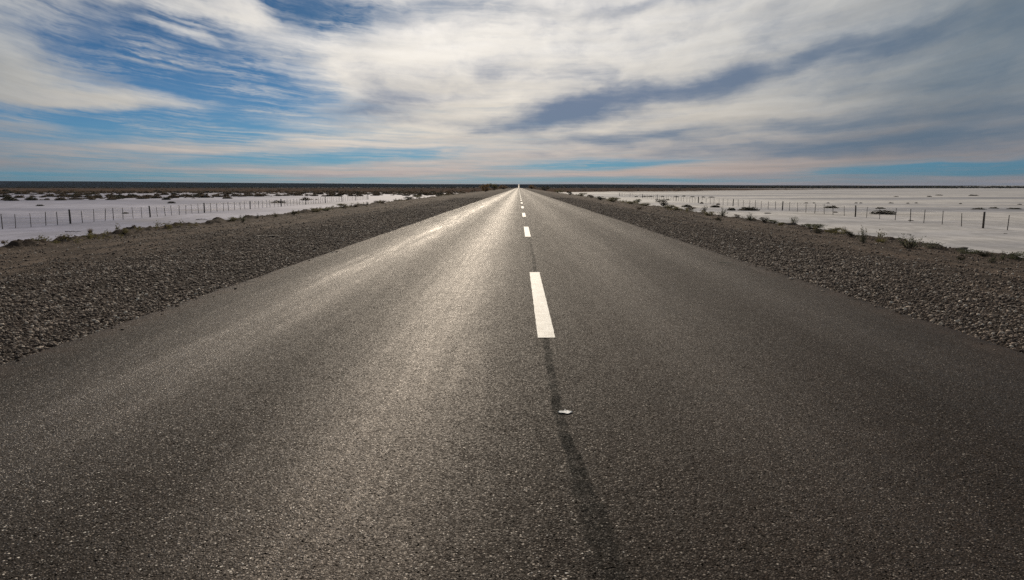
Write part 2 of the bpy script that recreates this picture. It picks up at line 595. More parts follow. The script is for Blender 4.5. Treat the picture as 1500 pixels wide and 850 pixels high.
    spec = T.m('MULTIPLY', spec, T.m('SUBTRACT', 1.0, pit))
    T.l.new(spec, B.inputs['Specular IOR Level'])
    B.inputs['Specular Tint'].default_value = (1.0, 0.77, 0.62, 1)
    # relief of the chippings: rounded, of uneven height, each face tilted its own way
    face = T.v('DOT_PRODUCT', T.v('SUBTRACT', pw, vo.outputs['Position']), T.v('SUBTRACT', vo.outputs['Color'], (0.5, 0.5, 0.5)))
    h = T.m('MULTIPLY', T.step(dist, 0.05, 0.62, 1.0, 0.0), T.m('MULTIPLY_ADD', cellv[1], 0.0022, 0.0016))
    h = T.m('MULTIPLY_ADD', face, 0.42, h)
    h = T.m('MULTIPLY_ADD', T.noise(p2, 260, 2).outputs[0], 0.0012, h)
    h = T.m('MULTIPLY', h, T.m('SUBTRACT', 1.0, T.m('MULTIPLY', pol, 0.4)))
    n = T.bump(h, 1.0, 1.0)
    T.l.new(n, B.inputs['Normal'])
    return m


def mat_paint():
    m, T, B = new_mat('road_paint')
    p = T.new('ShaderNodeNewGeometry').outputs['Position']
    x, y, z = T.sep(p)
    p2 = T.xyz(x, y, 0.0)
    vo = T.voro(p2, 105)
    n1 = T.noise(p2, 9, 5, 0.65).outputs[0]
    n2 = T.noise(T.xyz(T.m('MULTIPLY', x, 60), T.m('MULTIPLY', y, 3), 0), 1, 3).outputs[0]
    wear = T.m('MULTIPLY', T.step(T.m('MULTIPLY_ADD', n1, 0.8, T.m('MULTIPLY', vo.outputs['Distance'], 0.55)), 0.60, 0.84), 0.8)
    col = T.mix(T.step(n2, 0.35, 0.7), (0.66, 0.645, 0.60), (0.78, 0.765, 0.72))
    col = T.mix(wear, col, (0.16, 0.145, 0.125))
    T.l.new(col, B.inputs['Base Color'])
    B.inputs['Roughness'].default_value = 0.55
    h = T.step(vo.outputs['Distance'], 0.0, 0.62, 1.0, 0.0)
    T.l.new(T.bump(h, 0.0014, 1.0), B.inputs['Normal'])
    return m


def mat_gravel(side):
    m, T, B = new_mat('gravel_ground')
    p = T.new('ShaderNodeNewGeometry').outputs['Position']
    x, y, z = T.sep(p)
    p2 = T.xyz(x, y, 0.0)
    s = T.m('SUBTRACT', ROAD_L, x) if side < 0 else T.m('SUBTRACT', x, ROAD_R)
    vo = T.voro(p2, 38)
    vo2 = T.voro(p2, 70)
    c1 = T.sep(vo.outputs['Color'])
    c2 = T.sep(vo2.outputs['Color'])
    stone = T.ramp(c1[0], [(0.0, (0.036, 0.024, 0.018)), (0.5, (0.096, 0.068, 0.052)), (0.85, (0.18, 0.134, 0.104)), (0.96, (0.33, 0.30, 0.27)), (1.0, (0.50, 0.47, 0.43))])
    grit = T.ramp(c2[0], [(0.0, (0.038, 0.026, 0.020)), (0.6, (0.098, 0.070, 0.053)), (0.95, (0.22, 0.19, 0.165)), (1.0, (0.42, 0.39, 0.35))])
    soil_n = T.noise(T.xyz(x, T.m('MULTIPLY', y, 0.35), 0), 1.6, 6, 0.62).outputs[0]
    soil = T.ramp(soil_n, [(0.32, (0.050, 0.035, 0.026)), (0.52, (0.112, 0.081, 0.060)), (0.72, (0.19, 0.142, 0.107))])
    # coarse stone next to the road, fine dirt further out, in long lanes
    crest = 9.3 if side < 0 else 6.7
    lane = T.noise(T.xyz(T.m('MULTIPLY', s, 1.5), T.m('MULTIPLY', y, 0.07), 3), 1.0, 4, 0.6).outputs[0]
    dirt = T.step(T.m('MULTIPLY_ADD', T.m('SUBTRACT', lane, 0.5), crest * 1.3, s), crest * 0.28, crest * 0.62)
    a = T.v('MULTIPLY', T.mix(T.step(lane, 0.42, 0.62), stone, grit), (0.50, 0.47, 0.46))  # stone zone darkened in colour as shade in the gaps under loose stones
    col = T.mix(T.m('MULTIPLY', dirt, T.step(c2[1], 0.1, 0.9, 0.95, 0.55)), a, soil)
    patch = T.noise(p2, 0.5, 4).outputs[0]
    col = T.v('SCALE', col, None, T.m('MULTIPLY_ADD', T.m('SUBTRACT', patch, 0.5), 0.8, 1.0))
    bands = T.noise(T.xyz(T.m('MULTIPLY', s, 2.4), T.m('MULTIPLY', y, 0.045), 6), 1.0, 4, 0.6).outputs[0]
    col = T.v('SCALE', col, None, T.step(bands, 0.34, 0.66, 0.62, 1.30))
    # dark turned-up clods on the outer edge
    clod = T.m('MULTIPLY', T.step(T.m('ABSOLUTE', T.m('SUBTRACT', s, crest + 0.25)), 1.1, 0.2), T.step(T.noise(p2, 1.5, 4).outputs[0], 0.32, 0.52))
    col = T.mix(T.m('MULTIPLY', clod, 0.9 if side < 0 else 0.55), col, (0.032, 0.023, 0.018))
    saltn = T.noise(p2, 1.2, 5, 0.6).outputs[0]
    salt = T.m('MULTIPLY', T.step(z, -1.2, -1.9), T.step(saltn, 0.3, 0.6))
    col = T.mix(salt, col, (0.42, 0.40, 0.40))
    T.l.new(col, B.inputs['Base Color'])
    B.inputs['Roughness'].default_value = 0.9
    B.inputs['Specular IOR Level'].default_value = 0.08
    h = T.m('ADD', T.m('MULTIPLY', T.step(vo.outputs['Distance'], 0, 0.65, 1, 0), T.m('MULTIPLY', T.m('SUBTRACT', 1.0, T.m('MULTIPLY', dirt, 0.8)), 0.016)),
            T.m('MULTIPLY', T.step(vo2.outputs['Distance'], 0, 0.65, 1, 0), 0.006))
    h = T.m('MULTIPLY_ADD', T.noise(p2, 9, 5, 0.65).outputs[0], 0.03, h)
    T.l.new(T.bump(h, 1.0, 1.0), B.inputs['Normal'])
    return m


def mat_stone():
    m, T, B = new_mat('stone')
    at = T.new('ShaderNodeAttribute', attribute_name='tone')
    col = T.ramp(at.outputs['Fac'], [(0.0, (0.042, 0.028, 0.021)), (0.42, (0.125, 0.088, 0.066)), (0.75, (0.23, 0.168, 0.127)), (0.90, (0.46, 0.365, 0.285)), (1.0, (0.62, 0.54, 0.45))])
    T.l.new(col, B.inputs['Base Color'])
    B.inputs['Roughness'].default_value = 0.72
    B.inputs['Specular IOR Level'].default_value = 0.3
    return m


def mat_ground():
    m, T, B = new_mat('salt_flat_and_steppe')
    p = T.new('ShaderNodeNewGeometry').outputs['Position']
    x, y, z = T.sep(p)
    p2 = T.xyz(x, y, 0.0)
    n_big = T.noise(p2, 1 / 160, 5, 0.6).outputs[0]
    n_mid = T.noise(p2, 1 / 28, 5, 0.6).outputs[0]
    n_sm = T.noise(p2, 1 / 6, 5, 0.6).outputs[0]
    n_fine = T.noise(p2, 2.2, 5, 0.65).outputs[0]
    # salt
    film = T.noise(T.xyz(T.m('MULTIPLY', x, 1 / 110), T.m('MULTIPLY', y, 1 / 38), 2), 1.0, 5, 0.55).outputs[0]
    salt = T.ramp(film, [(0.33, (0.24, 0.235, 0.25)), (0.44, (0.43, 0.415, 0.43)), (0.54, (0.60, 0.56, 0.53)), (0.70, (0.70, 0.665, 0.63))])
    salt = T.v('SCALE', salt, None, T.m('MULTIPLY_ADD', T.m('SUBTRACT', n_sm, 0.5), 0.75, 1.0))
    salt = T.v('SCALE', salt, None, T.m('MULTIPLY_ADD', T.m('SUBTRACT', n_fine, 0.5), 0.65, 1.0))
    # left of the road it is greyer and a bit lilac
    left = T.step(x, 8.0, -16.0)
    salt = T.mix(left, salt, T.v('MULTIPLY', salt, (0.60, 0.62, 0.80)))
    mud = T.m('MULTIPLY', T.step(n_mid, 0.54, 0.70), 0.42)
    crust = T.noise(T.xyz(T.m('MULTIPLY', x, 0.35), T.m('MULTIPLY', y, 0.12), 4), 1.0, 6, 0.65).outputs[0]
    salt = T.v('SCALE', salt, None, T.step(T.m('ABSOLUTE', T.m('SUBTRACT', crust, 0.5)), 0.0, 0.10, 0.80, 1.03))
    salt = T.mix(mud, salt, (0.20, 0.17, 0.15))
    # steppe
    st = T.noise(T.xyz(T.m('MULTIPLY', x, 1 / 90), T.m('MULTIPLY', y, 1 / 60), 8), 1.0, 6, 0.65).outputs[0]
    steppe = T.ramp(st, [(0.30, (0.070, 0.048, 0.036)), (0.50, (0.125, 0.086, 0.064)), (0.68, (0.165, 0.117, 0.088))])
    dots = T.voro(p2, 1 / 5.0)
    steppe = T.mix(T.step(dots.outputs['Distance'], 0.40, 0.15), steppe, (0.045, 0.036, 0.025))
    far = T.mix(T.step(st, 0.35, 0.65), (0.016, 0.018, 0.017), (0.026, 0.027, 0.024))
    steppe = T.mix(T.step(y, 1900, 2700), steppe, far)
    # how far the salt reaches
    bl = T.m('MULTIPLY_ADD', T.m('MAXIMUM', x, 0.0), 1.45, 425.0)
    e = T.m('DIVIDE', T.m('SUBTRACT', bl, y), bl)
    e = T.m('MULTIPLY_ADD', T.m('SUBTRACT', n_big, 0.5), 0.7, e)
    e = T.m('MULTIPLY_ADD', T.m('SUBTRACT', n_mid, 0.5), 0.7, e)
    e = T.m('MULTIPLY_ADD', T.m('SUBTRACT', n_sm, 0.5), T.m('MULTIPLY_ADD', left, 0.5, 0.3), e)
    is_salt = T.step(e, -0.03, 0.06)
    pan = T.m('MULTIPLY', T.step(T.m('MULTIPLY', T.m('ABSOLUTE', T.m('SUBTRACT', y, T.m('MULTIPLY_ADD', x, 0.1, 1500.0))), 1.0), 260, 120), T.step(T.m('MULTIPLY_ADD', n_big, 600.0, x), 700, 900))
    is_salt = T.m('MAXIMUM', is_salt, pan)
    col = T.mix(is_salt, steppe, salt)
    T.l.new(col, B.inputs['Base Color'])
    T.l.new(T.m('MULTIPLY_ADD', is_salt, -0.2, 0.9), B.inputs['Roughness'])
    T.l.new(T.m('MULTIPLY', is_salt, 0.12), B.inputs['Specular IOR Level'])
    h = T.m('ADD', T.m('MULTIPLY', n_fine, 0.04), T.m('MULTIPLY', n_sm, 0.05))
    T.l.new(T.bump(h, 1.0, 0.6), B.inputs['Normal'])
    return m


def mat_leaf(name, c1, c2, c3):
    m, T, B = new_mat(name)
    at = T.new('ShaderNodeAttribute', attribute_name='tone')
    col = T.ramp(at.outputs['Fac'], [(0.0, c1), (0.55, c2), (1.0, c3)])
    T.l.new(col, B.inputs['Base Color'])
    B.inputs['Roughness'].default_value = 0.7
    B.inputs['Specular IOR Level'].default_value = 0.25
    tr = T.new('ShaderNodeBsdfTranslucent')
    T.l.new(T.v('SCALE', col, None, 1.3), tr.inputs['Color'])
    mx = T.new('ShaderNodeMixShader')
    mx.inputs[0].default_value = 0.42
    out = m.node_tree.nodes['Material Output']
    T.l.new(B.outputs[0], mx.inputs[1])
    T.l.new(tr.outputs[0], mx.inputs[2])
    T.l.new(mx.outputs[0], out.inputs[0])
    return m


def mat_wood(name, c1, c2):
    m, T, B = new_mat(name)
    p = T.new('ShaderNodeTexCoord').outputs['Object']
    x, y, z = T.sep(p)
    n = T.noise(T.xyz(T.m('MULTIPLY', x, 60), T.m('MULTIPLY', y, 60), T.m('MULTIPLY', z, 4)), 1.0, 5, 0.6).outputs[0]
    T.l.new(T.mix(T.step(n, 0.35, 0.65), c1, c2), B.inputs['Base Color'])
    B.inputs['Roughness'].default_value = 0.85
    T.l.new(T.bump(n, 0.01, 0.6), B.inputs['Normal'])
    return m


def mat_plain(name, c1, c2, rough=0.7, scale=30, metallic=0.0):
    m, T, B = new_mat(name)
    p = T.new('ShaderNodeTexCoord').outputs['Object']
    n = T.noise(p, scale, 4, 0.6).outputs[0]
    T.l.new(T.mix(T.step(n, 0.35, 0.65), c1, c2), B.inputs['Base Color'])
    B.inputs['Roughness'].default_value = rough
    B.inputs['Metallic'].default_value = metallic
    return m


M_asphalt, M_paint, M_stone, M_ground = mat_asphalt(), mat_paint(), mat_stone(), mat_ground()
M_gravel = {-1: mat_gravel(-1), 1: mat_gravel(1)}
M_green = mat_leaf('grey_green_leaves', (0.040, 0.044, 0.025), (0.115, 0.122, 0.070), (0.21, 0.21, 0.13))
M_dark = mat_leaf('dark_twiggy_leaves', (0.018, 0.017, 0.011), (0.045, 0.043, 0.026), (0.090, 0.080, 0.050))
M_olive = mat_leaf('yellow_olive_leaves', (0.050, 0.045, 0.018), (0.135, 0.118, 0.050), (0.25, 0.215, 0.105))
M_brown = mat_leaf('brown_scrub_leaves', (0.036, 0.026, 0.016), (0.095, 0.068, 0.042), (0.18, 0.13, 0.08))
M_rust = mat_leaf('rusty_leaves', (0.060, 0.040, 0.018), (0.18, 0.115, 0.05), (0.32, 0.21, 0.09))
M_stem = mat_wood('dry_stem', (0.055, 0.042, 0.032), (0.10, 0.08, 0.062))
M_post = mat_wood('weathered_post', (0.040, 0.032, 0.027), (0.09, 0.074, 0.062))
M_dropper = mat_wood('weathered_dropper', (0.05, 0.041, 0.035), (0.11, 0.092, 0.078))
M_wire = mat_plain('galvanised_wire', (0.16, 0.155, 0.15), (0.24, 0.235, 0.23), 0.5, 40, 0.6)
M_scrap = mat_plain('whitish_scrap', (0.66, 0.66, 0.66), (0.86, 0.86, 0.85), 0.6, 60)
M_soil = mat_plain('mound_soil', (0.05, 0.038, 0.030), (0.10, 0.08, 0.064), 0.9, 6)

# ------------------------------------------------------------------ the setting: ground, road, shoulders


def geo_rows(start, first, ratio, end):
    r = [start]
    d = first
    while r[-1] < end:
        r.append(r[-1] + d)
        d = max(first, r[-1] * ratio)
    return np.array(r)


def build_ground():
    ys = np.concatenate([[-400, -200, -100, -50, -20], geo_rows(0, 4.0, 0.03, 16000)])
    xs = geo_rows(0, 5.0, 0.035, 16000)
    xs = np.concatenate([-xs[:0:-1], xs])
    X, Y = np.meshgrid(xs, ys)
    Z = terrain_z(X, Y)
    v = np.stack([X, Y, Z], -1).reshape(-1, 3)
    o = mesh_np('ground', v, grid_faces(len(ys), len(xs)), M_ground, smooth_shade=True)
    tag(o, 'pale salt flat and brown steppe reaching to low hills on the horizon', None, None, 'structure')


def road_rows():
    return np.concatenate([np.arange(-6, 8, 0.10), geo_rows(8, 0.10, 0.012, 6500)])


def build_road():
    ys = road_rows()
    inner = np.linspace(ROAD_L + 0.12, ROAD_R - 0.12, 15)
    xl = ROAD_L + 0.035 * fbm(ys / 0.9, ys * 0, 4, 200, 0.65) + 0.03 * fbm(ys / 7, ys * 0, 2, 201)
    xr = ROAD_R + 0.035 * fbm(ys / 0.9, ys * 0 + 9, 4, 202, 0.65) + 0.03 * fbm(ys / 7, ys * 0 + 4, 2, 203)
    n = len(inner) + 4
    X = np.zeros((len(ys), n))
    X[:, 0], X[:, 1], X[:, -2], X[:, -1] = xl - 0.05, xl, xr, xr + 0.05
    X[:, 2:-2] = inner[None, :]
    Y = np.repeat(ys[:, None], n, 1)
    c = (ROAD_L + ROAD_R) / 2
    Z = road_z(Y) - 0.010 * ((X - c) / 3.6) ** 2
    near = smooth(Y, 1500, 1000)
    Z = Z + near * 0.006 * fbm(X / 1.1, Y / 5, 3, 210)
    Z[:, 0] -= 0.10
    Z[:, -1] -= 0.10
    o = mesh_np('road', np.stack([X, Y, Z], -1).reshape(-1, 3), grid_faces(len(ys), n), M_asphalt, smooth_shade=True)
    tag(o, 'straight two lane asphalt road running to the horizon', None, None, 'structure')

    def surf(x, y):
        z = road_z(y) - 0.010 * ((x - c) / 3.6) ** 2
        return z + smooth(y, 1500, 1000) * 0.006 * fbm(x / 1.1, y / 5, 3, 210)
    # centre line: 4.5 m dashes every 12 m
    y0, n = 5.73, 0
    while y0 < 860:
        y1 = y0 + 4.55
        yy = np.linspace(y0, y1, 46)
        edge = 0.0035
        xs = np.linspace(0.155, 0.295, 5)
        X, Y = np.meshgrid(xs, yy)
        X[:, 0] += edge * fbm(yy / 0.06, yy * 0, 3, 220)
        X[:, -1] += edge * fbm(yy / 0.06, yy * 0 + 5, 3, 221)
        Z = surf(X, Y) + 0.004
        d = mesh_np('centre_line_dash', np.stack([X, Y, Z], -1).reshape(-1, 3), grid_faces(len(yy), 5), M_paint, o, True)
        d['kind'] = 'structure'
        y0 += 12.0
    return surf


def build_shoulders():
    ys = np.concatenate([np.arange(-6, 2, 0.5), np.arange(2, 9, 0.06), geo_rows(9, 0.06, 0.0042, 60)[:-1], geo_rows(60, 0.26, 0.0085, 2600)])
    for side, smax in ((-1, 14.5), (1, 12.0)):
        s = np.concatenate([np.arange(0, smax - 2.5, 0.075), np.linspace(smax - 2.5, smax, 10)])
        S, Y = np.meshgrid(s, ys)
        Z = emb_z(side, S, Y)
        X = ROAD_L - S if side < 0 else ROAD_R + S
        # the asphalt overlaps the inner edge
        X = np.where(S == 0, X - side * 0.25, X)
        Z = np.where(S == 0, Z - 0.03, Z)
        f = grid_faces(len(ys), len(s))
        if side < 0:
            f = f[:, ::-1]
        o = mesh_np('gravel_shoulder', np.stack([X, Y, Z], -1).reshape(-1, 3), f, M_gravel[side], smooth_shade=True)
        tag(o, 'gravel shoulder sloping off the %s edge of the road' % ('left' if side < 0 else 'right'), None, None, 'structure')


build_ground()
road_surf = build_road()
build_shoulders()


def icosa():
    t = (1 + 5 ** 0.5) / 2
    v = np.array([(-1, t, 0), (1, t, 0), (-1, -t, 0), (1, -t, 0), (0, -1, t), (0, 1, t), (0, -1, -t), (0, 1, -t), (t, 0, -1), (t, 0, 1), (-t, 0, -1), (-t, 0, 1)], float)
    v /= np.linalg.norm(v[0])
    f = np.array([(0, 11, 5), (0, 5, 1), (0, 1, 7), (0, 7, 10), (0, 10, 11), (1, 5, 9), (5, 11, 4), (11, 10, 2), (10, 7, 6), (7, 1, 8), (3, 9, 4), (3, 4, 2), (3, 2, 6), (3, 6, 8), (3, 8, 9), (4, 9, 5), (2, 4, 11), (6, 2, 10), (8, 6, 7), (9, 8, 1)], int)
    return v, f


def build_gravel(side):
    iv, jf = icosa()
    parts = []
    crest = 9.3 if side < 0 else 6.7
    y_lo = 3.2
    for (ya, yb, dens, smin, smax_) in ((y_lo, 8, 1900, .005, .022), (8, 14, 1150, .006, .024), (14, 24, 460, .0075, .027), (24, 45, 120, .011, .034), (45, 90, 26, .016, .042)):
        n = int(dens * (yb - ya) * (crest - 0.2))
        s = rng.random(n) * (crest + 0.6) - 0.22
        y = ya + rng.random(n) * (yb - ya)
        lane = fbm(s / 0.8, y / 12, 3, 300 + side)
        keep = (rng.random(n) < np.where(s < 0.0, 0.10 * np.exp(s / 0.07), 1.0)) & (rng.random(n) < np.clip(1.15 - 1.0 * smooth(s + lane * 2.4, crest * 0.25, crest * 0.62) + lane * 1.1 - 0.30 * smooth(vnoise(s / 0.42, y / 9.0, 305 + side), 0.45, 0.8), 0.10, 1.0))
        s, y = s[keep], y[keep]
        sz = smin + (smax_ - smin) * rng.random(len(s)) ** 3.4
        parts.append(np.stack([s, y, sz], 1))
    P = np.concatenate(parts)
    s, y, sz = P.T
    x = ROAD_L - s if side < 0 else ROAD_R + s
    # only what can be seen from the road near the camera
    vis = np.abs(x) < 0.80 * y + 1.5
    s, y, sz, x = s[vis], y[vis], sz[vis], x[vis]
    n = len(s)
    z = emb_z(side, np.maximum(s, 0.0), y)
    z = np.where(s < 0.0, -0.010, np.where(s < 0.06, np.maximum(z, -0.03), z))
    V = iv[None] * (0.75 + 0.5 * rng.random((n, 12, 1)))
    V = V * np.stack([0.75 + 0.6 * rng.random(n), 0.65 + 0.5 * rng.random(n), 0.55 + 0.40 * rng.random(n)], 1)[:, None, :]
    a = rng.random(n) * 6.283
    b = (rng.random(n) - 0.5) * 0.9
    ca, sa, cb, sb = np.cos(a), np.sin(a), np.cos(b), np.sin(b)
    vx, vy, vz = V[..., 0], V[..., 1], V[..., 2]
    vy, vz = vy * cb[:, None] - vz * sb[:, None], vy * sb[:, None] + vz * cb[:, None]
    vx, vy = vx * ca[:, None] - vy * sa[:, None], vx * sa[:, None] + vy * ca[:, None]
    V = np.stack([vx, vy, vz], -1) * sz[:, None, None]
    V += np.stack([x, y, z + sz * 0.34], 1)[:, None, :]
    faces = (jf[None] + (np.arange(n) * 12)[:, None, None]).reshape(-1, 3)
    tone = np.repeat(rng.random(n) ** 1.3, 12)
    o = mesh_np('gravel', V.reshape(-1, 3), faces, M_stone, cols=tone)
    tag(o, 'loose grey brown stones strewn over the %s shoulder' % ('left' if side < 0 else 'right'), None, None, 'stuff')


build_gravel(-1)
build_gravel(1)

# ------------------------------------------------------------------ fences


def tube(path, radii, sides=6, cap=True):
    path = [Vector(p) for p in path]
    vs, fs = [], []
    for i, p in enumerate(path):
        t = (path[min(i + 1, len(path) - 1)] - path[max(i - 1, 0)]).normalized()
        a = t.cross(Vector((0, 0, 1)))
        if a.length < 0.2:
            a = t.cross(Vector((0, 1, 0)))
        a.normalize()
        b = t.cross(a)
        for k in range(sides):
            w = 2 * math.pi * k / sides
            vs.append(p + (a * math.cos(w) + b * math.sin(w)) * radii[i])
    n = len(path)
    for i in range(n - 1):
        for k in range(sides):
            fs.append((i * sides + k, i * sides + (k + 1) % sides, (i + 1) * sides + (k + 1) % sides, (i + 1) * sides + k))
    tri = []
    if cap:
        for base in (0, (n - 1) * sides):
            c = len(vs)
            vs.append(path[0] if base == 0 else path[-1])
            for k in range(sides):
                tri.append((c, base + k, base + (k + 1) % sides))
    return [tuple(v) for v in vs], fs, tri


def tube_obj(name, path, radii, mat, parent, sides=6):
    v, f, t = tube(path, radii, sides)
    return mesh_np(name, v, [f, t] if t else [f], mat, parent, sides > 5)


def post_mesh(h, r, lean, crook, sides=8):
    n = 6
    pts = []
    for i in range(n):
        u = i / (n - 1)
        pts.append((lean[0] * u + crook * math.sin(u * 3.0), lean[1] * u, -0.25 + (h + 0.25) * u))
    return pts, [r * (1.05 - 0.12 * i / (n - 1)) for i in range(n)]


def build_fence(label, posts, n_drop, h, spans_after):
    """posts: ground points of the thick posts from near to far"""
    rr = random.Random(5)
    base = posts[0]
    root = empty('wire_fence', (base[0], base[1], FLAT))
    tag(root, label, 'fence', 'wire fences on the salt flat')
    rel = lambda p: Vector((p[0] - base[0], p[1] - base[1], 0.0))
    for i, p in enumerate(posts):
        q = rel(p)
        pts, rad = post_mesh(h * rr.uniform(0.97, 1.06), rr.uniform(0.075, 0.10), (rr.uniform(-.05, .05), rr.uniform(-.05, .05)), rr.uniform(-.03, .03))
        o = tube_obj('post', pts, rad, M_post, root, 8)
        o.location = q
        if i == 0:
            o['label'] = 'nearest thick dark post'
    nd = 0
    for i in range(len(posts) - 1):
        a, b = rel(posts[i]), rel(posts[i + 1])
        nn = n_drop
        for k in range(1, nn + 1):
            if nd >= 99:
                break
            if rr.random() < 0.03:
                continue
            q = a.lerp(b, (k + rr.uniform(-.12, .12)) / (nn + 1))
            pts, rad = post_mesh(h * rr.uniform(0.88, 1.0), rr.uniform(0.026, 0.036), (rr.uniform(-.09, .09), rr.uniform(-.09, .09)), rr.uniform(-.015, .015), 5)
            pts = [(x, y, max(z, 0.02)) for x, y, z in pts]
            o = tube_obj('dropper', pts, rad, M_dropper, root, 5)
            o.location = q
            nd += 1
    for j, zz in enumerate((0.28, 0.52, 0.74, 0.94, 1.12)):
        path = []
        for i in range(len(posts) - 1):
            a, b = rel(posts[i]), rel(posts[i + 1])
            for k in range(4):
                u = k / 4
                q = a.lerp(b, u)
                path.append((q.x, q.y, zz * h / 1.2 - 0.03 * math.sin(u * math.pi)))
        q = rel(posts[-1])
        path.append((q.x, q.y, zz * h / 1.2))
        tube_obj('wire', path, [0.004] * len(path), M_wire, root, 4)
    return root


XR = 36.2
right_posts = [(XR + 0.35 - 0.0006 * y, y) for y in (14.0, 36.0, 57.6, 79.5, 101.5, 124.8, 148.8, 170.0, 193, 216, 240, 265)]
XLf = -39.6
left_posts = [(XLf, y) for y in (35.5, 50.0, 64.0, 78.0, 91.6, 107.4, 121.5, 135.5, 149.5, 163.5, 177.5, 192.0)]
build_fence('thin wire and stake fence across the salt flat on the left of the road', left_posts, 7, 1.2, None)
build_fence('thin wire and stake fence across the salt flat on the right of the road', right_posts, 7, 1.22, None)

# ------------------------------------------------------------------ plants


def leaves_np(centres, size, spread, seed, elong=2.2):
    """small leaf-like quads with random orientation; returns verts, faces"""
    r = np.random.default_rng(seed)
    n = len(centres)
    d1 = r.normal(size=(n, 3))
    d1[:, 2] = np.abs(d1[:, 2]) + 0.3
    d1 /= np.linalg.norm(d1, axis=1)[:, None]
    d2 = np.cross(d1, r.normal(size=(n, 3)))
    d2 /= np.linalg.norm(d2, axis=1)[:, None]
    L = size * (0.6 + 0.9 * r.random(n))[:, None]
    W = L / elong
    c = np.asarray(centres)
    v = np.stack([c - d2 * W * 0.5, c + d1 * L * 0.5 + d2 * W * 0.15 - d2 * W * 0.6, c + d1 * L, c + d1 * L * 0.4 + d2 * W * 0.6], 1)
    f = np.arange(n * 4).reshape(n, 4)
    return v.reshape(-1, 3), f


